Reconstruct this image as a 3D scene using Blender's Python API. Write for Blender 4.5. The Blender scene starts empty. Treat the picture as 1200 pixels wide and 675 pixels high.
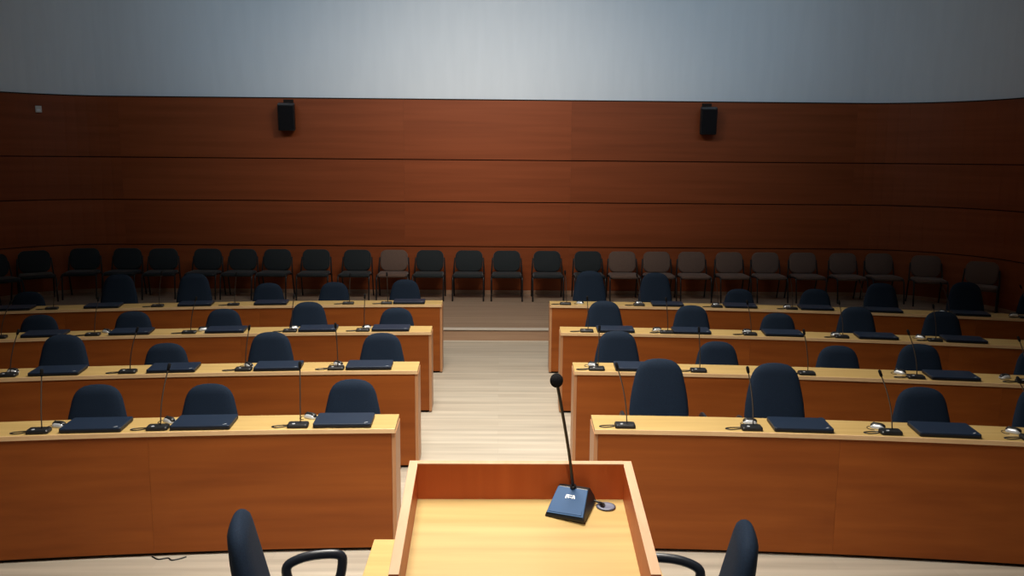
import bpy, bmesh, math, random
from mathutils import Vector, Matrix
random.seed(4)
PI = math.pi
S = bpy.context.scene
COL = S.collection
R = math.radians

# ------------------------------------------------------------------ materials
def mat(name, base, rough=.5, spec=.5, metal=0, coat=0):
    m = bpy.data.materials.new(name); m.use_nodes = True
    b = m.node_tree.nodes['Principled BSDF']
    b.inputs['Base Color'].default_value = (*base, 1)
    b.inputs['Roughness'].default_value = rough
    b.inputs['Specular IOR Level'].default_value = spec
    b.inputs['Metallic'].default_value = metal
    b.inputs['Coat Weight'].default_value = coat
    return m

def noise_mat(name, c0, c1, scale, rough=.5, spec=.5, detail=4, bump=0, rnd=0, lo=.3, hi=.7, fine=None):
    """two-tone stretched noise; rnd = brightness spread from object to object"""
    m = mat(name, c0, rough, spec); nt = m.node_tree; N = nt.nodes; L = nt.links
    b = N['Principled BSDF']
    tc = N.new('ShaderNodeTexCoord'); mp = N.new('ShaderNodeMapping'); mp.inputs['Scale'].default_value = scale
    oi = N.new('ShaderNodeObjectInfo')
    vm = N.new('ShaderNodeVectorMath'); vm.operation = 'ADD'
    sc = N.new('ShaderNodeVectorMath'); sc.operation = 'SCALE'; sc.inputs[0].default_value = (13, 7, 5)
    L.new(oi.outputs['Random'], sc.inputs['Scale'])
    L.new(tc.outputs['Object'], mp.inputs['Vector']); L.new(mp.outputs[0], vm.inputs[0]); L.new(sc.outputs[0], vm.inputs[1])
    no = N.new('ShaderNodeTexNoise'); no.inputs['Scale'].default_value = 1; no.inputs['Detail'].default_value = detail
    L.new(vm.outputs[0], no.inputs['Vector'])
    cr = N.new('ShaderNodeValToRGB'); cr.color_ramp.elements[0].position = lo; cr.color_ramp.elements[1].position = hi
    cr.color_ramp.elements[0].color = (*c0, 1); cr.color_ramp.elements[1].color = (*c1, 1)
    L.new(no.outputs['Fac'], cr.inputs[0])
    out = cr.outputs[0]
    if rnd:
        mr = N.new('ShaderNodeMapRange'); mr.inputs['To Min'].default_value = 1-rnd; mr.inputs['To Max'].default_value = 1+rnd
        L.new(oi.outputs['Random'], mr.inputs['Value'])
        hs = N.new('ShaderNodeHueSaturation'); L.new(mr.outputs[0], hs.inputs['Value']); L.new(out, hs.inputs['Color'])
        out = hs.outputs[0]
    L.new(out, b.inputs['Base Color'])
    if bump:
        bp = N.new('ShaderNodeBump'); bp.inputs['Strength'].default_value = bump; bp.inputs['Distance'].default_value = .002
        L.new(no.outputs['Fac'], bp.inputs['Height']); L.new(bp.outputs[0], b.inputs['Normal'])
    return m

M = {}
M['cherry']  = noise_mat('cherry_veneer', (.235, .058, .0095), (.315, .085, .014), (.55, 12, 13), .5, .22, rnd=.05)
M['wallwood'] = noise_mat('wall_veneer', (.235, .054, .014), (.30, .072, .020), (.5, .5, 12), .55, .22, rnd=.07)
M['cherryv'] = noise_mat('lectern_cherry', (.42, .078, .014), (.50, .105, .022), (16, 16, 1.0), .42, .35)
M['maple']   = noise_mat('maple_top', (.46, .305, .108), (.55, .38, .145), (1.2, 26, 26), .42, .4, rnd=.03)
M['mapleshade'] = noise_mat('maple_shade', (.44, .205, .095), (.52, .26, .125), (14, 14, 1.5), .45, .35)  # same maple as the worktops; weaker light and pink bounce put into the colour
M['rim']     = noise_mat('beech_rim', (.57, .33, .195), (.63, .385, .24), (30, 3, 30), .42, .4)
M['edge']    = noise_mat('maple_edge', (.74, .48, .25), (.80, .55, .31), (3, 40, 40), .42, .4)
M['groove']  = mat('groove_black', (.03, .008, .004), .8, .1)
M['plinth']  = mat('plinth_black', (.02, .012, .008), .7, .2)
M['navy']    = noise_mat('navy_fabric', (.0035, .0105, .026), (.0065, .0175, .039), (160, 160, 160), .85, .25, bump=.35)
M['darkfab'] = noise_mat('charcoal_fabric', (.016, .021, .024), (.026, .032, .035), (140, 140, 140), .9, .3, bump=.3)
M['tanfab']  = noise_mat('taupe_fabric', (.125, .080, .062), (.165, .110, .086), (140, 140, 140), .9, .2, bump=.3)
M['black']   = mat('black_plastic', (.010, .011, .013), .38, .45)
M['pad']     = mat('armrest_plastic', (.012, .016, .024), .33, .6)
M['frame']   = mat('black_steel', (.008, .008, .009), .4, .5)
M['laptop']  = mat('laptop_lid_sheen', (.007, .017, .040), .45, .35)  # dark lid with the pale wall's blue reflection mixed into its colour
M['lapbody'] = mat('laptop_body', (.008, .009, .012), .45, .4)
M['silver']  = mat('silver_plastic', (.62, .66, .72), .25, .6, .3)
M['chrome']  = mat('chrome', (.6, .6, .62), .2, .5, 1)
M['gneck']   = mat('gooseneck_metal', (.11, .095, .09), .3, .6, .8)
M['micsheen'] = mat('mic_panel_sheen', (.020, .075, .19), .55, .25)  # bluish reflection on the plate, put into its base colour
M['grom'] = mat('grommet_grey', (.14, .15, .21), .4, .5)
M['white']   = mat('white_print', (.85, .87, .9), .5, .4)
M['foam']    = noise_mat('foam', (.006, .006, .007), (.016, .016, .018), (400, 400, 400), .95, .1, bump=.8)
M['led']     = mat('lens_blue', (.06, .14, .36), .3, .5)
M['plaster'] = noise_mat('white_plaster', (.74, .80, .845), (.77, .83, .875), (9, 9, 1.2), .9, .2, rnd=0)
M['ceil']    = mat('ceiling_white', (.6, .62, .64), .9, .2)
M['sensor']  = mat('sensor_white', (.7, .68, .62), .6, .3)
M['trimlight'] = noise_mat('step_nosing', (.62, .56, .48), (.72, .66, .58), (1, 30, 30), .45, .4)
M['riser']   = noise_mat('riser_wood', (.42, .26, .17), (.50, .33, .22), (1, 20, 30), .5, .3)

def floor_mat(name, tint):
    m = mat(name, (.5, .45, .38), .38, .4); nt = m.node_tree; N = nt.nodes; L = nt.links; b = N['Principled BSDF']
    tc = N.new('ShaderNodeTexCoord')
    br = N.new('ShaderNodeTexBrick'); br.inputs['Scale'].default_value = 1
    br.inputs['Brick Width'].default_value = 1.3; br.inputs['Row Height'].default_value = .11; br.inputs['Mortar Size'].default_value = .0012
    br.inputs['Color1'].default_value = (.54, .485, .40, 1); br.inputs['Color2'].default_value = (.48, .425, .345, 1)
    br.inputs['Mortar'].default_value = (.45, .40, .33, 1)
    L.new(tc.outputs['Object'], br.inputs['Vector'])
    mp = N.new('ShaderNodeMapping'); mp.inputs['Scale'].default_value = (.7, 15, 1); L.new(tc.outputs['Object'], mp.inputs['Vector'])
    no = N.new('ShaderNodeTexNoise'); no.inputs['Scale'].default_value = 1; no.inputs['Detail'].default_value = 5; L.new(mp.outputs[0], no.inputs['Vector'])
    mr = N.new('ShaderNodeMapRange'); mr.inputs['From Min'].default_value = .25; mr.inputs['From Max'].default_value = .75
    mr.inputs['To Min'].default_value = .74*tint; mr.inputs['To Max'].default_value = 1.16*tint
    L.new(no.outputs['Fac'], mr.inputs['Value'])
    hs = N.new('ShaderNodeHueSaturation'); L.new(mr.outputs[0], hs.inputs['Value']); L.new(br.outputs['Color'], hs.inputs['Color'])
    L.new(hs.outputs[0], b.inputs['Base Color'])
    return m
M['floor'] = floor_mat('oak_floor', 1.0)
M['platform'] = noise_mat('platform_floor', (.30, .215, .150), (.40, .295, .210), (.6, 14, 1), .5, .3)
for k, v in (('darkfab', .25), ('tanfab', .3)):
    b = M[k].node_tree.nodes['Principled BSDF']; b.inputs['Sheen Weight'].default_value = v; b.inputs['Sheen Roughness'].default_value = .35

# ------------------------------------------------------------------ mesh helpers
def obj(name, bm, m, parent=None, smooth=False, bevel=0, loc=None, rot=None, segs=2):
    me = bpy.data.meshes.new(name); bmesh.ops.recalc_face_normals(bm, faces=bm.faces); bm.to_mesh(me); bm.free()
    if m: me.materials.append(m)
    if smooth:
        for p in me.polygons: p.use_smooth = True
    o = bpy.data.objects.new(name, me); COL.objects.link(o)
    if parent: o.parent = parent
    if loc: o.location = loc
    if rot: o.rotation_euler = rot
    if bevel:
        md = o.modifiers.new('bevel', 'BEVEL'); md.width = bevel; md.segments = segs; md.limit_method = 'ANGLE'
    return o

def thing(name, label, cat, loc=(0, 0, 0), rz=0, group=None):
    o = bpy.data.objects.new(name, None); COL.objects.link(o); o.empty_display_size = .1
    o.location = loc; o.rotation_euler = (0, 0, rz); o['label'] = label; o['category'] = cat
    if group: o['group'] = group
    return o
def struct(o, label=None):
    o['kind'] = 'structure'
    if label: o['label'] = label
    return o

def box(bm, c, s, mt=None):
    vs = []
    for dx in (-.5, .5):
        for dy in (-.5, .5):
            for dz in (-.5, .5):
                v = Vector((c[0]+dx*s[0], c[1]+dy*s[1], c[2]+dz*s[2]))
                vs.append(bm.verts.new(mt @ v if mt else v))
    for f in ((0, 1, 3, 2), (4, 6, 7, 5), (0, 4, 5, 1), (2, 3, 7, 6), (0, 2, 6, 4), (1, 5, 7, 3)):
        bm.faces.new([vs[i] for i in f])
    return bm
def B(c, s, mt=None): return box(bmesh.new(), c, s, mt)

def ring_loft(bm, rings, cap=True):
    V = [[bm.verts.new(p) for p in r] for r in rings]
    n = len(V[0])
    for a, b in zip(V, V[1:]):
        for i in range(n):
            bm.faces.new((a[i], a[(i+1) % n], b[(i+1) % n], b[i]))
    if cap:
        bm.faces.new(V[0][::-1]); bm.faces.new(V[-1])
    return bm

def tube(bm, pts, r, n=8, closed=False, flat=None):
    """round tube along points; r may be list; flat=(a,b) scales section sideways/normal"""
    P = [Vector(p) for p in pts]; k = len(P); rings = []
    up = Vector((0, 0, 1))
    prev = None
    for i in range(k):
        if closed: t = P[(i+1) % k]-P[i-1]
        else: t = P[min(i+1, k-1)]-P[max(i-1, 0)]
        t.normalize()
        if prev is None:
            a = t.cross(up)
            if a.length < .05: a = t.cross(Vector((1, 0, 0)))
        else:
            a = prev - t*prev.dot(t)
        a.normalize(); prev = a; b = t.cross(a)
        rr = r[i] if isinstance(r, (list, tuple)) else r
        fa, fb = flat or (1, 1)
        rings.append([P[i]+a*math.cos(2*PI*j/n)*rr*fa+b*math.sin(2*PI*j/n)*rr*fb for j in range(n)])
    if closed:
        V = [[bm.verts.new(p) for p in q] for q in rings]
        for i in range(k):
            a, b = V[i], V[(i+1) % k]
            for j in range(n): bm.faces.new((a[j], a[(j+1) % n], b[(j+1) % n], b[j]))
    else: ring_loft(bm, rings)
    return bm

def smoothpath(pts, sub=6, closed=False):
    P = [Vector(p) for p in pts]; out = []; n = len(P)
    rng = range(n) if closed else range(n-1)
    for i in rng:
        if closed: a, b, c, d = P[i-1], P[i], P[(i+1) % n], P[(i+2) % n]
        else: a, b, c, d = P[max(i-1, 0)], P[i], P[i+1], P[min(i+2, n-1)]
        for s in range(sub):
            t = s/sub
            out.append(.5*((2*b)+(c-a)*t+(2*a-5*b+4*c-d)*t*t+(3*b-a-3*c+d)*t**3))
    if not closed: out.append(P[-1])
    return out

def cyl(bm, c, r, h, n=20, axis='z', r2=None):
    r2 = r if r2 is None else r2; rings = []
    for z, q in ((-h/2, r), (h/2, r2)):
        ring = []
        for j in range(n):
            a = 2*PI*j/n; x, y = math.cos(a)*q, math.sin(a)*q
            ring.append(Vector(c)+(Vector((x, y, z)) if axis == 'z' else Vector((x, z, y)) if axis == 'y' else Vector((z, x, y))))
        rings.append(ring)
    return ring_loft(bm, rings)

def lathe(bm, prof, n=20, c=(0, 0, 0)):
    rings = [[Vector((c[0]+r*math.cos(2*PI*j/n), c[1]+r*math.sin(2*PI*j/n), c[2]+z)) for j in range(n)] for r, z in prof]
    return ring_loft(bm, rings)

def rrect(w, d, r, n=5):
    """rounded rectangle outline, half sizes w,d"""
    pts = []
    for cx, cy, a0 in ((w-r, d-r, 0), (-w+r, d-r, PI/2), (-w+r, -d+r, PI), (w-r, -d+r, 3*PI/2)):
        for i in range(n+1):
            a = a0+PI/2*i/n; pts.append((cx+r*math.cos(a), cy+r*math.sin(a)))
    return pts

def strip(path, i0, i1, z0, z1, closed=False):
    """extrude a plan path: i0..i1 = inset distances to the left of the path, z0..z1 heights"""
    bm = bmesh.new(); n = len(path); A = []
    for i in range(n):
        p = Vector(path[i]); t = Vector(path[min(i+1, n-1)])-Vector(path[max(i-1, 0)]); t.normalize()
        nrm = Vector((-t.y, t.x))
        a, b = p+nrm*i0, p+nrm*i1
        A.append([(a.x, a.y, z0), (b.x, b.y, z0), (b.x, b.y, z1), (a.x, a.y, z1)])
    return ring_loft(bm, A)

def copy_tree(o, parent=None):
    c = o.copy(); COL.objects.link(c)
    if parent: c.parent = parent
    for ch in list(o.children): copy_tree(ch, c)
    return c

# ------------------------------------------------------------------ the room
XL, XR, YB, YC, YF = -7.7, 7.4, 13.2, 11.4, -2.5
HP = .144                 # raised floor at the back
HC = 5.2
bands = [(HP+.02, .897), (.913, 1.604), (1.620, 2.262), (2.278, 3.185)]

def arc(cx, cy, r, a0, a1, n=18):
    return [(cx+r*math.cos(R(a0+(a1-a0)*i/n)), cy+r*math.sin(R(a0+(a1-a0)*i/n))) for i in range(n+1)]
leftarc = arc(XL+1.8, YC, 1.8, 180, 90)
rightarc = arc(XR-1.8, YC, 1.8, 90, 0)
backpath = [(XL, 9.0)] + leftarc + rightarc + [(XR, 9.0)]

w = struct(obj('wall_back', strip(backpath, 0, .15, 0, HC), M['plaster'], smooth=False))
for name, path in (('wall_left', [(XL, YF), (XL, 9.0)]), ('wall_right', [(XR, 9.0), (XR, YF)]), ('wall_front', [(XR, YF), (XL, YF)])):
    struct(obj(name, strip(path, 0, .15, 0, HC), M['plaster']))
WB = bpy.data.objects['wall_back']
obj('panel_backing', strip(backpath, -.012, -.002, HP, 3.18), M['groove'], WB)
cuts = [[(XL, 9.0)]+leftarc, [(XL+1.8, YB), (-1.5, YB)], [(-1.5, YB), (1.12, YB)], [(1.12, YB), (XR-1.8, YB)], rightarc+[(XR, 9.0)]]
for path in cuts:
    q = list(path)
    if len(q) == 2: q = [(q[0][0]+.0004, q[0][1]), (q[1][0]-.0004, q[1][1])]
    for z0, z1 in bands:
        obj('wood_panel', strip(q, -.035, -.013, z0, z1), M['wallwood'], WB)
for wn, path in (('wall_left', [(XL, YF), (XL, 9.0)]), ('wall_right', [(XR, 9.0), (XR, YF)])):
    for z0, z1 in bands: obj('wood_panel', strip(path, -.035, -.001, z0, z1), M['wallwood'], bpy.data.objects[wn])
struct(obj('trim_1', strip(backpath, -.040, -.001, 3.187, 3.203), M['plinth']))
struct(obj('baseboard_back', strip(backpath, -.047, -.036, HP, HP+.06), M['riser']))

struct(obj('floor', B((0, (YF+YB+.5)/2, -.05), (16, YB-YF+1, .1)), M['floor']))
struct(obj('platform', B(((XL+XR)/2, (10.33+YB+.02)/2, HP/2+.0005), (XR-XL-.02, YB-10.33+.02, HP-.001)), M['platform']))
struct(obj('trim_2', B(((XL+XR)/2, 10.325, HP/2-.006), (XR-XL-.1, .008, HP-.014)), M['riser']))
struct(obj('trim_3', B(((XL+XR)/2, 10.37, HP+.004), (XR-XL-.1, .12, .010)), M['trimlight']))
struct(obj('trim_4', B(((XL+XR)/2, 10.30, .004), (XR-XL-.1, .035, .008)), M['trimlight']))
struct(obj('ceiling', B((0, (YF+YB)/2, HC+.06), (16, YB-YF+1, .1)), M['ceil']))

# ------------------------------------------------------------------ desks
YS = [4.620, 5.946, 7.318, 8.733]
KC, XC, DEP, DH = .04554, -.0294, .28, .75
ORD = ['front', 'second', 'third', 'rear']
SIDE = {-1: 'left', 1: 'right'}
def rowy(r, x, off=0): return YS[r]+off-KC/2*(x-XC)**2
def tang(r, x): return math.atan(-KC*(x-XC))
XIN = {-1: [-.592, -.592, -.605, -.605], 1: [.557, .557, .557, .545]}
XOUT = [4.75, 5.1, 5.6, 6.3]

for r in range(4):
    for s in (-1, 1):
        x0, x1 = XIN[s][r], s*XOUT[r]
        y0 = rowy(r, x0)
        d = thing('conference_desk', f'long curved wooden conference desk, {ORD[r]} row, {SIDE[s]} of the aisle', 'desk',
                  (0, 0, 0), 0, 'curved conference desks')
        def path(a, b, off=0, n=24):
            a, b = (a, b) if a < b else (b, a)
            return [(a+(b-a)*i/n, rowy(r, a+(b-a)*i/n, off)) for i in range(n+1)]
        e = s*.004
        obj('worktop', strip(path(x0+e, x1), .006, DEP, DH-.025, DH), M['maple'], d)
        obj('edge_banding', strip(path(x0+e, x1), -.002, .0055, DH-.0252, DH+.0004), M['edge'], d)
        L = abs(x1-x0)-.05; npan = max(2, round(L/1.62))
        for i in range(npan):
            a = x0+s*(.024+L*i/npan+.0004); b = x0+s*(.024+L*(i+1)/npan-.0004)
            obj('front_panel', strip(path(a, b, n=10), .006, .026, .022, DH-.0255), M['cherry'], d)
        obj('plinth', strip(path(x0+s*.03, x1-s*.03), .03, .05, 0, .08), M['plinth'], d)
        for xx in (x0+s*.012, x1-s*.012):
            a = tang(r, xx); mt = Matrix.Translation((xx, rowy(r, xx), 0)) @ Matrix.Rotation(a, 4, 'Z')
            bm = B((0, .0045+DEP/2, (DH-.026)/2+.006), (.023, DEP-.011, DH-.038), mt)
            obj('end_panel', bm, M['mapleshade'], d)
        obj('back_rail', strip(path(x0+s*.03, x1-s*.03), DEP-.05, DEP-.03, DH-.10, DH-.0255), M['maple'], d)
        for i in range(1, npan):
            xx = x0+s*(.024+L*i/npan); a = tang(r, xx); mt = Matrix.Translation((xx, rowy(r, xx), 0)) @ Matrix.Rotation(a, 4, 'Z')
            obj('support_panel', B((0, .062, (DH-.026)/2), (.022, .06, DH-.03), mt), M['mapleshade'], d)

# ------------------------------------------------------------------ office chairs
def backrest_bm():
    prof = [(-.500, .150), (-.485, .172), (-.45, .186), (-.40, .193), (-.34, .194), (-.27, .188), (-.20, .177), (-.145, .165), (-.10, .155),
            (-.07, .144), (-.045, .129), (-.025, .108), (-.010, .080), (-.002, .044), (0, .012)]
    bm = bmesh.new(); rings = []; n = 20
    for z, hw in prof:
        ht = .040*min(1, math.sqrt(max(0, (.003-z)/.05))) if z > -.05 else .040+.010*math.sin(PI*min(1, (-z-.05)/.44))
        ht = max(.006, ht) if z > -.48 else .02
        if z < -.48: ht = .022
        yoff = .018*math.cos((z+.25)*5)
        ring = []
        for j in range(n):
            a = 2*PI*j/n; c, q = math.cos(a), math.sin(a)
            x = math.copysign(abs(c)**.75, c)*hw; y = math.copysign(abs(q)**.8, q)*ht
            y += .30*x*x*(-1)    # the sides wrap forward around the sitter
            ring.append((x, y+yoff, z))
        rings.append(ring)
    return ring_loft(bm, rings)
def seat_bm(w=.235, d=.225, h=.07):
    bm = bmesh.new(); rings = []
    for z, k in ((-h, .86), (-h+.012, .97), (-h*.45, 1.0), (-.012, .97), (-.002, .88), (.004, .6)):
        rings.append([(x*k, y*k, z) for x, y in rrect(w, d, .11, 6)])
    return ring_loft(bm, rings)
def arm_bm(s):
    x = s*.255
    Q = lambda p: (p[0], p[1]*.85+.045, p[2])
    loop = [(x, -.135, .205), (x, -.02, .212), (x, .07, .196), (x, .112, .165), (x-s*.004, .098, .10), (x-s*.012, .055, .02), (x-s*.03, .02, -.045),
            (x-s*.03, -.03, -.052), (x-s*.012, -.085, -.01), (x-s*.004, -.128, .08), (x, -.150, .16)]
    return tube(bmesh.new(), smoothpath([Q(p) for p in loop], 5, True), .0165, 10, True, (.75, 1.25))

def make_office_chair(arms):
    """faces -y; origin on the floor; local heights for a seat at 0.48 (backrest top 1.0)"""
    t = thing('office_chair', '', 'office chair')
    se = obj('seat', seat_bm(), M['navy'], t, True, loc=(0, 0, .48))
    ba = obj('backrest', backrest_bm(), M['navy'], t, True, loc=(0, .285, 1.0), rot=(R(-11), 0, 0))
    br = obj('back_bracket', tube(bmesh.new(), smoothpath([(0, .02, -.085), (0, .16, -.09), (0, .235, -.04), (0, .265, .10), (0, .292, .22)], 5), .02, 8, False, (1.4, .6)), M['black'], t, True, loc=(0, 0, .48))
    obj('column', lathe(bmesh.new(), [(.027, 0), (.027, .16), (.016, .165), (.016, .33)], 16), M['frame'], t, True, loc=(0, 0, .075))
    bm = bmesh.new()
    for i in range(5):
        a = 2*PI*i/5+.3; c, q = math.cos(a), math.sin(a)
        tube(bm, [(c*.02, q*.02, .105), (c*.15, q*.15, .095), (c*.29, q*.29, .068)], [.026, .022, .014], 8)
    bs = obj('star_base', bm, M['black'], t, True)
    for i in range(5):
        a = 2*PI*i/5+.3; c, q = math.cos(a), math.sin(a)
        bm = bmesh.new(); mt = Matrix.Translation((c*.29, q*.29, .028)) @ Matrix.Rotation(a+PI/2, 4, 'Z')
        cyl(bm, (-.012, 0, 0), .028, .016, 14, 'x'); cyl(bm, (.012, 0, 0), .028, .016, 14, 'x'); cyl(bm, (0, 0, .022), .007, .04, 8)
        bm.transform(mt); obj('caster', bm, M['black'], bs, True)
    if arms:
        for s in (-1, 1): obj('armrest', arm_bm(s), M['pad'], t, True, loc=(0, 0, .48))
    return t

def set_height(t, top, seat):
    for ch in t.children:
        n = ch.name.split('.')[0]
        if n == 'backrest': ch.location.z = top
        elif n in ('seat', 'back_bracket', 'armrest'): ch.location.z = seat
        elif n == 'column': ch.scale.z = (seat-.06-.075)/.345

CH = {  # (row, side): (x, distance behind desk front, top of the backrest)
 (0, -1): [(-.958, .858), (-1.874, .840), (-2.564, .851)],
 (1, -1): [(-.951, .888), (-1.838, .902), (-2.647, .825), (-3.40, .912)],
 (2, -1): [(-1.001, .847), (-1.846, .911), (-2.64, .853), (-3.456, .844), (-4.262, .833)],
 (3, -1): [(-1.075, .921), (-1.876, .894), (-2.602, .89), (-3.392, 1.007), (-4.163, 1.011), (-5.056, .845)],
 (0, 1): [(1.058, 1.008), (1.807, .995), (2.734, .864), (3.465, .90)],
 (1, 1): [(.97, .914), (1.782, .843), (2.732, .835), (3.345, .872), (4.211, .869)],
 (2, 1): [(1.035, .928), (1.882, .90), (2.704, .844), (3.422, .926), (4.178, .913)],
 (3, 1): [(1.042, 1.033), (1.79, 1.025), (2.733, .858), (3.556, .882), (4.239, .972), (5.081, 1.014), (5.751, .95)]}
NTH = ['nearest the aisle', 'second from the aisle', 'third from the aisle', 'fourth from the aisle', 'fifth from the aisle', 'sixth from the aisle', 'seventh from the aisle']
chair0 = make_office_chair(True); used = False
for (r, s), lst in CH.items():
    for i, (x, top) in enumerate(lst):
        t = copy_tree(chair0) if used else chair0
        used = True
        y = rowy(r, x, DEP+.45)
        a = tang(r, x)
        # x,y is where the top of the backrest stands; the chair's own base lies .33 in front of it
        off = .315
        t.rotation_euler.z = a
        t.location = (x+math.sin(a)*off*-1*-1, y-math.cos(a)*off, 0)
        seat = max(.37, min(.50, top-.52))
        set_height(t, top, seat)
        tall = 'tall-backed ' if top > .99 else ''
        t['label'] = f'{tall}navy office chair behind {ORD[r]}-row {SIDE[s]} desk, {NTH[i]}'
        t['group'] = 'office chairs behind the curved desks'
for nm, x, y, rz, lab in (('office_chair', -.672, 2.95, R(101), 'navy armchair on casters, in front at left, facing the lectern'),
                          ('office_chair', .64, 2.92, R(-101), 'navy armchair on casters, in front at right, facing the lectern')):
    t = copy_tree(chair0); t.location = (x, y, 0); t.rotation_euler.z = rz
    t['label'] = lab; t['group'] = 'armchairs beside the lectern'
    set_height(t, .995 if x < 0 else .97, .475)

# ------------------------------------------------------------------ visitor chairs along the back wall
def visitor_back_bm():
    bm = bmesh.new(); rings = []
    out = []
    # outline in x,z : flat-ish top with rounded corners, bowed lower edge
    for x, z in rrect(.225, .165, .095, 6): 
        zz = z-.030*(1-(x/.225)**2) if z < 0 else z+.008*(1-(x/.225)**2)
        out.append((x, zz))
    for y, k in ((-.030, .90), (-.024, .98), (0, 1.0), (.014, .96)):
        rings.append([(x*k, y-.10*(x*x)*-1*1.2-.012, z*k) for x, z in out])
    return ring_loft(bm, rings)
def make_visitor(fab):
    t = thing('visitor_chair', '', 'visitor chair')
    bm = bmesh.new(); rings = []
    for z, k in ((-.055, .92), (-.045, 1.0), (-.015, 1.0), (-.002, .95), (.003, .75)):
        rings.append([(x*k, y*k-.005*(1 if k > .9 else 0), z) for x, y in rrect(.235, .215, .06, 5)])
    obj('seat', ring_loft(bm, rings), fab, t, True, loc=(0, 0, .435))
    obj('backrest', visitor_back_bm(), fab, t, True, loc=(0, .225, .615), rot=(R(-10), 0, 0))
    bm = bmesh.new(); rings = []
    for y, k in ((.012, .985), (.022, .97), (.026, .90)):
        rings.append([(x*k, y+.12*x*x, z*k-.006) for x, z in [(a, b-.036*(1-(a/.225)**2) if b < 0 else b) for a, b in rrect(.225, .165, .095, 6)]])
    obj('back_shell', ring_loft(bm, rings), M['black'], t, True, loc=(0, .225, .615), rot=(R(-10), 0, 0))
    for s in (-1, 1):
        obj('leg', tube(bmesh.new(), smoothpath([(s*.250, -.245, 0), (s*.250, -.215, .20), (s*.250, -.185, .36), (s*.250, -.12, .405), (s*.245, .05, .40)], 4), .0125, 8), M['frame'], t, True)
        obj('leg', tube(bmesh.new(), smoothpath([(s*.250, .275, 0), (s*.250, .225, .20), (s*.250, .185, .37), (s*.248, .19, .47), (s*.235, .235, .66)], 4), .0125, 8), M['frame'], t, True)
        obj('seat_rail', tube(bmesh.new(), [(s*.250, .05, .40), (s*.250, .18, .385)], .0115, 8), M['frame'], t, True)
    bm = bmesh.new(); tube(bm, [(-.25, -.16, .382), (.25, -.16, .382)], .010, 8); tube(bm, [(-.25, .16, .375), (.25, .16, .375)], .010, 8)
    obj('crossbar', bm, M['frame'], t, True)
    return t

vd = make_visitor(M['darkfab']); vt = make_visitor(M['tanfab']); firsts = {'d': True, 't': True}
# (kind, x, y, facing angle: 0 faces the front of the room)
VC = [('d', -7.36, 11.28, 72), ('d', -7.30, 11.94, 52), ('d', -6.98, 12.47, 33), ('d', -6.40, 12.84, 12), ('d', -5.77, 12.9, 2), ('d', -5.21, 12.88, 9),
      ('d', -4.53, 12.9, 0), ('d', -3.985, 12.9, 0), ('d', -3.45, 12.9, -2), ('d', -2.85, 12.9, 2), ('d', -2.21, 12.9, 0), ('t', -1.64, 12.9, 2), ('d', -1.08, 12.9, 0),
      ('d', -.47, 12.9, 0), ('d', .12, 12.9, 0), ('d', .75, 12.9, 0), ('d', 1.39, 12.9, 0), ('t', 1.93, 12.9, 0), ('t', 2.47, 12.9, 1), ('t', 3.02, 12.9, -1),
      ('t', 3.61, 12.9, 2), ('t', 4.18, 12.9, 1), ('t', 4.77, 12.9, 2), ('t', 5.39, 12.86, 2), ('t', 5.96, 12.86, 0), ('t', 6.58, 12.60, -14), ('t', 7.03, 11.86, -34)]
count = ['first', 'second', 'third', 'fourth', 'fifth', 'sixth', 'seventh', 'eighth', 'ninth', 'tenth', 'eleventh']
nleft = sum(1 for v in VC if v[1] < -1.64)
nl = 0; nm_ = 0; nr = 0
for i, (kd, x, y, ang) in enumerate(VC):
    src = vd if kd == 'd' else vt
    t = src if firsts[kd] else copy_tree(src); firsts[kd] = False
    a = R(ang)
    # (x,y) is the backrest's place; base stands .225 in front of it
    t.rotation_euler.z = a
    t.location = (x+math.sin(a)*.225, y-math.cos(a)*.225, HP); t.scale = (.94, .94, .93)
    if x < -1.7:
        k = nleft-i-1
        lab = f'dark visitor chair by back wall, {count[k]} to the left of the lone taupe one'
        g = 'dark visitor chairs on the left'
    elif i == nleft:
        lab = 'lone taupe visitor chair among dark ones by the back wall'; g = 'visitor chairs along the back wall'
    elif kd == 'd':
        lab = f'dark visitor chair by back wall, {count[nm_]} to the right of the lone taupe one'; nm_ += 1; g = 'dark visitor chairs beyond the aisle'
    else:
        lab = f'taupe visitor chair by the back wall on the right, {count[nr]} of its row'; nr += 1; g = 'taupe visitor chairs on the right'
        if nr == 10: lab = 'taupe visitor chair angled in the right corner, last of its row'
    t['label'] = lab; t['group'] = g

# ------------------------------------------------------------------ laptops, microphones, mice
def make_laptop():
    t = thing('laptop', '', 'laptop')
    def slab(w, d, z0, z1, r, k0=1.0, k1=1.0):
        bm = bmesh.new(); o = rrect(w/2, d/2, r, 4)
        return ring_loft(bm, [[(x*k0, y*k0, z0) for x, y in o], [(x, y, z0+.003) for x, y in o], [(x, y, z1-.002) for x, y in o], [(x*k1, y*k1, z1) for x, y in o]])
    obj('base', slab(.335, .214, .002, .0165, .010, .97, 1), M['lapbody'], t)
    ld = obj('lid', slab(.335, .214, .0172, .0265, .012, 1, .985), M['laptop'], t)
    bm = bmesh.new(); mt = Matrix.Translation((.135, -.082, .0268)) @ Matrix.Rotation(R(35), 4, 'Z')
    box(bm, (0, 0, 0), (.022, .006, .0006), mt); obj('badge', bm, M['silver'], ld)
    bm = bmesh.new(); cyl(bm, (-.10, .105, .015), .007, .05, 10, 'x'); cyl(bm, (.10, .105, .015), .007, .05, 10, 'x')
    obj('hinge', bm, M['lapbody'], t, True)
    bm = bmesh.new()
    for sx in (-1, 1):
        for sy in (-1, 1): cyl(bm, (sx*.14, sy*.09, .001), .008, .002, 10)
    obj('rubber_feet', bm, M['black'], t)
    return t
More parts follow.
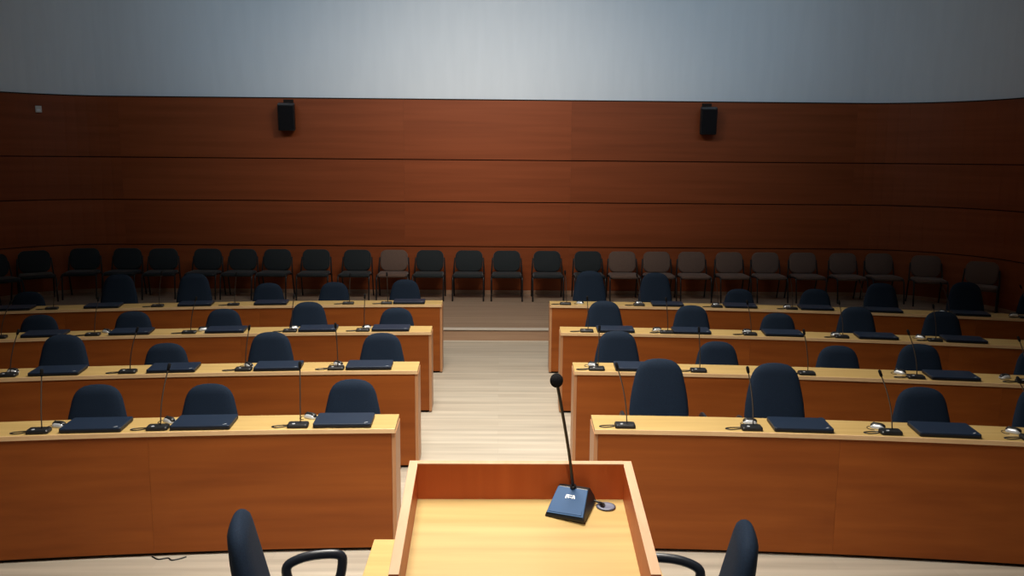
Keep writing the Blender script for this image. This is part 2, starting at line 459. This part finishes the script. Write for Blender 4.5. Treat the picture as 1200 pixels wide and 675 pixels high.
LAP = {(0, -1): [(-.88, 2), (-1.66, 3), (-2.24, 3)], (1, -1): [(-.94, 3), (-1.59, 6), (-2.32, 7), (-3.09, 8)],
 (2, -1): [(-.96, 1), (-1.60, 5), (-2.39, 7), (-3.17, 9), (-3.85, 10)], (3, -1): [(-.95, 2), (-2.38, 6), (-3.13, 9), (-4.01, 11), (-4.81, 11)],
 (0, 1): [(1.71, -5), (2.49, -7), (3.25, -9)], (1, 1): [(1.01, -3), (3.2, -7), (3.88, -10)], (2, 1): [(1.04, -2), (1.71, -4), (2.5, -7), (3.28, -9), (3.98, -12)],
 (3, 1): [(1.78, -5), (2.53, -6), (3.29, -7), (3.95, -11), (4.75, -13)]}
# which chair each laptop faces is told by its place from the aisle
def lapx(r, s, x): return x*(rowy(r, x)+.014)/(rowy(r, x)-(.12 if s < 0 else .15))
lap0 = make_laptop(); used = False
for (r, s), lst in LAP.items():
    for i, (x, dg) in enumerate(lst):
        t = copy_tree(lap0) if used else lap0
        used = True
        x = lapx(r, s, x); y = rowy(r, x, .016+.109); t.location = (x, y, DH+.0005)
        t.rotation_euler.z = (tang(r, x)*1.0+R(dg))/2
        t['label'] = f'closed dark laptop on {ORD[r]}-row {SIDE[s]} desk, {NTH[i].replace("from the aisle", "laptop from the aisle").replace("nearest the aisle", "laptop nearest the aisle")}'
        t['group'] = 'closed laptops on the desks'

def make_desk_mic(lean, ln):
    t = thing('gooseneck_microphone', '', 'microphone')
    bm = bmesh.new(); o = rrect(.060, .036, .012, 4)
    ring_loft(bm, [[(x*.97, y*.97, 0) for x, y in o], [(x, y, .004) for x, y in o], [(x, y, .014) for x, y in o], [(x*.92, y*.90+.002, .023) for x, y in o]])
    bs = obj('base', bm, M['black'], t, bevel=.002)
    bm = bmesh.new(); cyl(bm, (-.022, -.018, .0235), .009, .003, 12); obj('talk_button', bm, M['silver'], bs)
    x0, y0 = .012, .012
    tip = (x0+lean, y0-.03, .023+ln)
    pts = smoothpath([(x0, y0, .022), (x0+lean*.15, y0-.002, .023+ln*.33), (x0+lean*.5, y0-.01, .023+ln*.68), tip], 6)
    obj('gooseneck', tube(bmesh.new(), pts, .0036, 8), M['gneck'], t, True)
    bm = bmesh.new(); v = (Vector(pts[-1])-Vector(pts[-3])).normalized(); p = Vector(tip)
    tube(bm, [p-v*.004, p, p+v*.012, p+v*.036, p+v*.042], [.004, .0075, .009, .009, .005], 10)
    obj('capsule', bm, M['foam'], t, True)
    loop = smoothpath([(-.058, .015, .006), (-.09, .02, .003), (-.13, .012, .003), (-.15, -.004, .003), (-.125, -.02, .003), (-.09, -.012, .003), (-.062, -.006, .006)], 5)
    obj('cable', tube(bmesh.new(), loop, .003, 6), M['black'], t, True)
    return t
MIC = {(0, -1): [(-1.14, -.02, .33), (-1.88, .015, .33), (-2.54, -.04, .31)], (1, -1): [(-1.14, -.03, .29), (-1.83, .0, .28), (-2.63, .01, .28), (-3.41, .0, .28)],
 (2, -1): [(-1.21, -.01, .28), (-1.83, 0, .28), (-2.70, .01, .27), (-3.48, -.01, .28), (-4.20, .02, .27)],
 (3, -1): [(-1.19, -.02, .28), (-1.59, -.01, .27), (-2.76, -.01, .29), (-3.50, -.01, .31), (-4.48, .03, .30)],
 (0, 1): [(.73, -.045, .33), (1.45, -.01, .32), (2.22, -.03, .32), (2.97, -.03, .31)], (1, 1): [(.72, .015, .28), (1.46, .01, .28), (2.23, .0, .28), (2.98, -.02, .30), (3.70, 0, .28)],
 (2, 1): [(.79, 0, .27), (1.50, .0, .27), (2.23, -.01, .26), (3.01, .0, .28), (3.77, .02, .27)],
 (3, 1): [(.71, -.01, .31), (1.49, -.02, .29), (2.30, -.01, .30), (3.06, .0, .31), (3.86, 0, .28), (4.60, -.03, .28), (5.26, 0, .28)]}
for (r, s), lst in MIC.items():
    for i, (x, lean, ln) in enumerate(lst):
        yr = rowy(r, x); lean = (x+lean)*(yr+.03)/(yr+.08)-x*(yr+.05)/(yr-.03)
        t = make_desk_mic(lean, ln)
        # keep clear of the laptops
        xx = x*(rowy(r, x)+.05)/(rowy(r, x)-.03)
        for lx, _ in LAP[(r, s)]:
            lx = lapx(r, s, lx)
            if abs(xx-lx) < .232: xx = lx+math.copysign(.236, xx-lx)
        t.location = (xx, rowy(r, xx, .014+.042), DH+.0005); t.rotation_euler.z = tang(r, xx)
        t['label'] = f'black gooseneck microphone on {ORD[r]}-row {SIDE[s]} desk, {NTH[i].replace("from the aisle", "microphone from the aisle").replace("nearest the aisle", "the one nearest the aisle")}'
        t['group'] = 'gooseneck microphones on the desks'

def make_mouse():
    t = thing('computer_mouse', '', 'computer mouse')
    def shell(k, z0, z1):
        bm = bmesh.new(); rings = []
        for i in range(7):
            f = i/6; z = z0+(z1-z0)*math.sin(f*PI/2); q = max(.03, math.cos(f*PI/2)**.6)*k
            rings.append([(x*q, y*q, z) for x, y in rrect(.034, .054, .030, 6)])
        return ring_loft(bm, rings)
    obj('body', shell(1, 0, .036), M['silver'], t, True)
    bm = shell(1.0, .016, .042)
    for v in bm.verts: v.co.x *= .72
    obj('button_shell', bm, M['black'], t, True)
    bm = bmesh.new(); cyl(bm, (0, .03, .036), .009, .006, 12, 'x'); obj('scroll_wheel', bm, M['frame'], t, True)
    obj('cable', tube(bmesh.new(), smoothpath([(0, .052, .008), (-.02, .072, .004), (-.05, .065, .003), (-.07, .04, .003), (-.065, .01, .003)], 5), .0022, 6), M['black'], t, True)
    return t
MOU = {(0, -1): [(-1.02, .262), (-1.93, .165), (-2.50, .135)], (1, -1): [(-1.205, .16), (-1.86, .15), (-3.48, .14)], (2, -1): [(-1.21, .16), (-1.86, .16), (-2.64, .16), (-3.46, .155)],
 (0, 1): [(1.50, .15), (2.23, .13), (2.99, .15)], (1, 1): [(.715, .15), (2.97, .16), (3.68, .15)], (2, 1): [(1.45, .14), (2.26, .15), (3.03, .14), (3.75, .15)],
 (3, 1): [(.88, .10), (1.52, .15), (2.34, .15), (3.08, .15), (3.84, .15), (4.62, .15), (5.27, .15)]}
mo0 = make_mouse(); used = False
MOU[(0, -1)][0] = (-1.01, .2)
for (r, s), lst in MOU.items():
    for i, (x, off) in enumerate(lst):
        t = copy_tree(mo0) if used else mo0
        used = True
        for lx, _ in LAP[(r, s)]:
            lx = lapx(r, s, lx)
            if abs(x-lx) < .215: x = lx+math.copysign(.218, x-lx)
        t.scale = (.78, .78, .78); t.location = (x, rowy(r, x, off+.02), DH+.0005); t.rotation_euler.z = tang(r, x)+R(random.uniform(40, 120))
        t['label'] = f'small silver and black mouse on {ORD[r]}-row {SIDE[s]} desk, {NTH[i].replace("nearest the aisle", "first from the aisle")}'
        t['group'] = 'computer mice on the desks'

# ------------------------------------------------------------------ speaker's table and lectern
TZ = .75
tb = thing('speaker_table', 'light maple table carrying the lectern, between two navy armchairs', 'table', (.06, 2.9, 0))
obj('tabletop', B((.0, -.03, TZ-.0125), (1.13, .68, .025)), M['maple'], tb, bevel=.002)
for sx in (-1, 1): obj('side_panel', B((sx*.21, -.03, (TZ-.025)/2), (.025, .62, TZ-.026)), M['mapleshade'], tb, bevel=.001)
obj('modesty_panel', B((0, .22, .42), (.395, .02, .6)), M['cherry'], tb)

lec = thing('lectern', 'wooden lectern with raised cherry rim and sloping maple reading top', 'lectern', (.08, 2.5, TZ))
# local coords: y 0 = middle; back at +.29, front at -.29 ; heights above the table
XW = .39; yb, yf = .29, -.29
def hr(y): return 1.247-TZ+.208*(y-yb)      # top of the rim
def hs(y): return hr(y)-.124
def slope_prism(x0, x1, ya, yb_, top, bot):
    bm = bmesh.new(); rings = []
    for y in (ya, yb_):
        rings.append([(x0, y, bot(y)), (x1, y, bot(y)), (x1, y, top(y)), (x0, y, top(y))])
    return ring_loft(bm, rings)
T = .030
obj('reading_top', slope_prism(-XW+T, XW-T, yf+.004, yb-T, hs, lambda y: hs(y)-.022), M['maple'], lec)
for s in (-1, 1):
    a, b = (s*XW, s*(XW-T)); a, b = min(a, b), max(a, b)
    sp = obj('side_panel', slope_prism(a, b, yf, yb, lambda y: hr(y)-.003, lambda y: 0.001), M['cherryv'], lec)
    obj('edge_banding', slope_prism(a-.0003, b+.0003, yf, yb, hr, lambda y: hr(y)-.003), M['rim'], sp, bevel=.0012)
bp = obj('back_panel', slope_prism(-XW+T, XW-T, yb-T, yb, lambda y: hr(yb)-.003, lambda y: .001), M['cherryv'], lec)
obj('edge_banding', slope_prism(-XW+T, XW-T, yb-T, yb, lambda y: hr(yb), lambda y: hr(yb)-.003), M['rim'], bp)
obj('shelf', slope_prism(-XW+T, XW-T, yf+.05, yb-T, lambda y: .14, lambda y: .12), M['maple'], lec)

# grommet in the reading top
sl = math.atan(.208)
def on_top(x, y, z=0):  # world point on the reading surface
    return (x, y, TZ+hs(y-2.5)+z)
gm = thing('cable_grommet', 'small oval grey cable grommet in the lectern top behind the microphone', 'cable grommet', on_top(.375, 2.715, .001)); gm.rotation_euler = (sl, 0, R(-10))
bm = bmesh.new(); lathe(bm, [(.001, .0005), (.030, .0005), (.034, .003), (.026, .006), (.020, .0045), (.001, .004)], 24)
for v in bm.verts: v.co.y *= .75
obj('rim', bm, M['grom'], gm, True)
bm = bmesh.new(); cyl(bm, (-.012, 0, .005), .010, .006, 14); obj('cable_slot', bm, M['black'], gm)

lm = thing('lectern_microphone', 'black conference microphone with foam ball on a slanted console, standing on the lectern', 'microphone', on_top(.252, 2.705, .0008))
lm.rotation_euler = (sl, 0, R(-22))
W2, D2 = .072, .070
bm = bmesh.new()
prof = [(-D2, 0), (D2, 0), (D2+.002, .020), (D2-.012, .058), (D2-.03, .060), (-D2+.002, .018), (-D2-.002, .010)]
def wprof(sx, k): return [(sx*k*(1-.24*(z/.06)), y, z) for y, z in prof]
ring_loft(bm, [wprof(-1, W2), wprof(1, W2)])
cs = obj('console', bm, M['black'], lm, bevel=.004)
# sloping face plate
ang = math.atan2(.042, 2*D2-.032)
def taper(bm):
    for v in bm.verts: v.co.x *= 1-.0026*0-(v.co.z-.018)*4.2
    return bm
mt = Matrix.Translation((0, -.016, .0400)) @ Matrix.Rotation(ang, 4, 'X')
bm = taper(B((0, 0, 0), (.130, .110, .003), mt)); fp = obj('face_plate', bm, M['micsheen'], lm, bevel=.001)
bm = taper(B((0, -.040, .002), (.118, .020, .002), mt)); obj('talk_bar', bm, M['micsheen'], fp, bevel=.0008)
bm = bmesh.new()
for cx, w_, cy, h_, ro in ((-.013, .005, .018, .016, -8), (-.006, .004, .019, .014, 10), (.001, .010, .0235, .003, 0), (.001, .010, .016, .003, 0), (.010, .004, .019, .015, -10), (.015, .004, .018, .013, 20)):
    box(bm, (0, 0, 0), (w_, h_, .0012), mt @ Matrix.Translation((cx, cy, .0018)) @ Matrix.Rotation(R(ro), 4, 'Z'))
obj('white_marking', bm, M['white'], fp)
bm = bmesh.new(); cyl(bm, (0, .038, .064), .011, .012, 14); obj('socket', bm, M['black'], lm, True)
# gooseneck: written in the world, then taken into the console's space
bpy.context.view_layer.update()
inv = (Matrix.Translation(lm.location) @ lm.rotation_euler.to_matrix().to_4x4()).inverted()
root = inv.inverted() @ Vector((0, .038, .066))
tip = Vector((.188, 2.60, 1.590))
pts = smoothpath([root, root.lerp(tip, .35)+Vector((.004, 0, 0)), root.lerp(tip, .7)+Vector((.003, 0, 0)), tip], 6)
bm = tube(bmesh.new(), pts, .0052, 10); bm.transform(inv); obj('gooseneck', bm, M['frame'], lm, True)
bm = bmesh.new(); bmesh.ops.create_uvsphere(bm, u_segments=20, v_segments=14, radius=.0215)
bm.transform(Matrix.Translation(tip) @ Matrix.Scale(1.1, 4, (0, 0, 1))); bm.transform(inv); obj('foam_ball', bm, M['foam'], lm, True)
bm = tube(bmesh.new(), smoothpath([(.05, .055, .012), (.085, .055, .006), (.105, .045, .009)], 5), .004, 8); obj('cable', bm, M['black'], lm, True)

# ------------------------------------------------------------------ on the walls and floor
def speaker(x, rz, lab):
    t = thing('wall_speaker', lab, 'loudspeaker', (x, YB-.036, 2.92), 0, 'wall speakers')
    mt = Matrix.Translation((0, -.155, -.02)) @ Matrix.Rotation(rz, 4, 'Z') @ Matrix.Rotation(R(12), 4, 'X')
    bm = bmesh.new(); o0 = rrect(.125, .09, .02, 3)
    ring_loft(bm, [[(x_*.94, y_*.94, -.20) for x_, y_ in o0], [(x_, y_, -.19) for x_, y_ in o0], [(x_, y_, .19) for x_, y_ in o0], [(x_*.94, y_*.94, .20) for x_, y_ in o0]])
    bm.transform(mt); obj('cabinet', bm, M['black'], t)
    bm = bmesh.new(); box(bm, (0, -.092, 0), (.215, .008, .36)); bm.transform(mt); obj('grille', bm, M['foam'], t, bevel=.003)
    bm = bmesh.new(); box(bm, (0, -.008, .19), (.15, .014, .12)); tube(bm, [(0, -.01, .19), (0, -.08, .19), (0, -.13, .14)], .022, 10)
    obj('bracket', bm, M['plinth'], t)
    return t
speaker(-3.27, R(10), 'black speaker tilted on the back wall, the one on the left')
speaker(3.22, R(-10), 'black speaker tilted on the back wall, the one on the right')

a = R(135)
sn = thing('wall_sensor', 'tiny white sensor box high on the left end of the wood wall', 'sensor')
ca = R(126)
nx, ny = math.cos(ca), math.sin(ca)
sn.location = (XL+1.8+nx*1.764, YC+ny*1.764, 2.97); sn.rotation_euler.z = ca+PI/2-PI
obj('housing', B((0, -.018, 0), (.085, .034, .10)), M['sensor'], sn, bevel=.008)
obj('lens', B((0, -.036, -.015), (.05, .006, .03)), M['white'], sn, bevel=.002)

cb = obj('floor_cable', tube(bmesh.new(), smoothpath([(-2.00, 4.535, .004), (-1.95, 4.50, .004), (-1.90, 4.515, .004), (-1.87, 4.49, .004), (-1.83, 4.505, .004), (-1.80, 4.53, .004)], 5), .004, 6), M['black'], None, True)
cb['label'] = 'thin dark cable lying on the floor before the front left desk'; cb['category'] = 'cable'

# ------------------------------------------------------------------ light
def area(name, loc, target, size, power, color, spread=180, sy=None):
    l = bpy.data.lights.new(name, 'AREA'); l.energy = power; l.color = color; l.size = size; l.spread = R(spread)
    if sy: l.shape = 'RECTANGLE'; l.size_y = sy
    o = bpy.data.objects.new(name, l); COL.objects.link(o); o.location = loc
    o.rotation_euler = (Vector(target)-Vector(loc)).to_track_quat('-Z', 'Y').to_euler()
    return o
area('ceiling_light', (-.25, 3.3, 5.05), (-.25, 4.2, 0), 1.6, 128, (1, .93, .82), 99, 1.6)
area('ceiling_light', (-.15, 6.9, 5.05), (-.15, 7.1, 0), 2.0, 122, (1, .93, .80), 108, 2.4)
area('lectern_fill', (.05, -.2, 4.4), (.08, 2.6, 1.1), .5, 6, (1, .93, .83), 50)  # added fill, no real fixture: brightens the lectern's inner back panel
area('panel_fill', (-.3, 8.6, 4.9), (-.3, 13.2, 2.0), 1.6, 32, (1, .85, .70), 88, .6)  # added warm fill that lifts the middle of the wood panelling
area('upper_wall_fill', (0, 8.6, 4.7), (0, 13.2, 3.8), 9.5, 50, (.64, .83, 1), 112, .5)  # added cool fill, gives the white upper wall its bluish light
wd = bpy.data.worlds.new('world'); S.world = wd; wd.use_nodes = True
wd.node_tree.nodes['Background'].inputs[0].default_value = (.42, .6, .74, 1)
wd.node_tree.nodes['Background'].inputs[1].default_value = .045

# ------------------------------------------------------------------ camera
cam = bpy.data.cameras.new('camera'); co = bpy.data.objects.new('camera', cam); COL.objects.link(co)
cam.sensor_width = 36; cam.sensor_fit = 'HORIZONTAL'; cam.lens = 971.72*36/1200
pit, rol, yaw = R(8.8754), R(.4885), R(.9139)
F = Vector((math.sin(yaw)*math.cos(pit), math.cos(yaw)*math.cos(pit), -math.sin(pit)))
RT = Vector((math.cos(yaw), -math.sin(yaw), 0)); UP = RT.cross(F)
X = RT*math.cos(rol)+UP*math.sin(rol); Y = UP*math.cos(rol)-RT*math.sin(rol); Z = -F
mw = Matrix(((X.x, Y.x, Z.x, 0), (X.y, Y.y, Z.y, 0), (X.z, Y.z, Z.z, 2.2979), (0, 0, 0, 1)))
co.matrix_world = mw
cam.clip_start = .05
S.camera = co
vs = S.view_settings; vs.view_transform = 'Standard'; vs.look = 'None'; vs.gamma = 1; vs.use_curve_mapping = False; vs.exposure = 0
S.display_settings.display_device = 'sRGB'
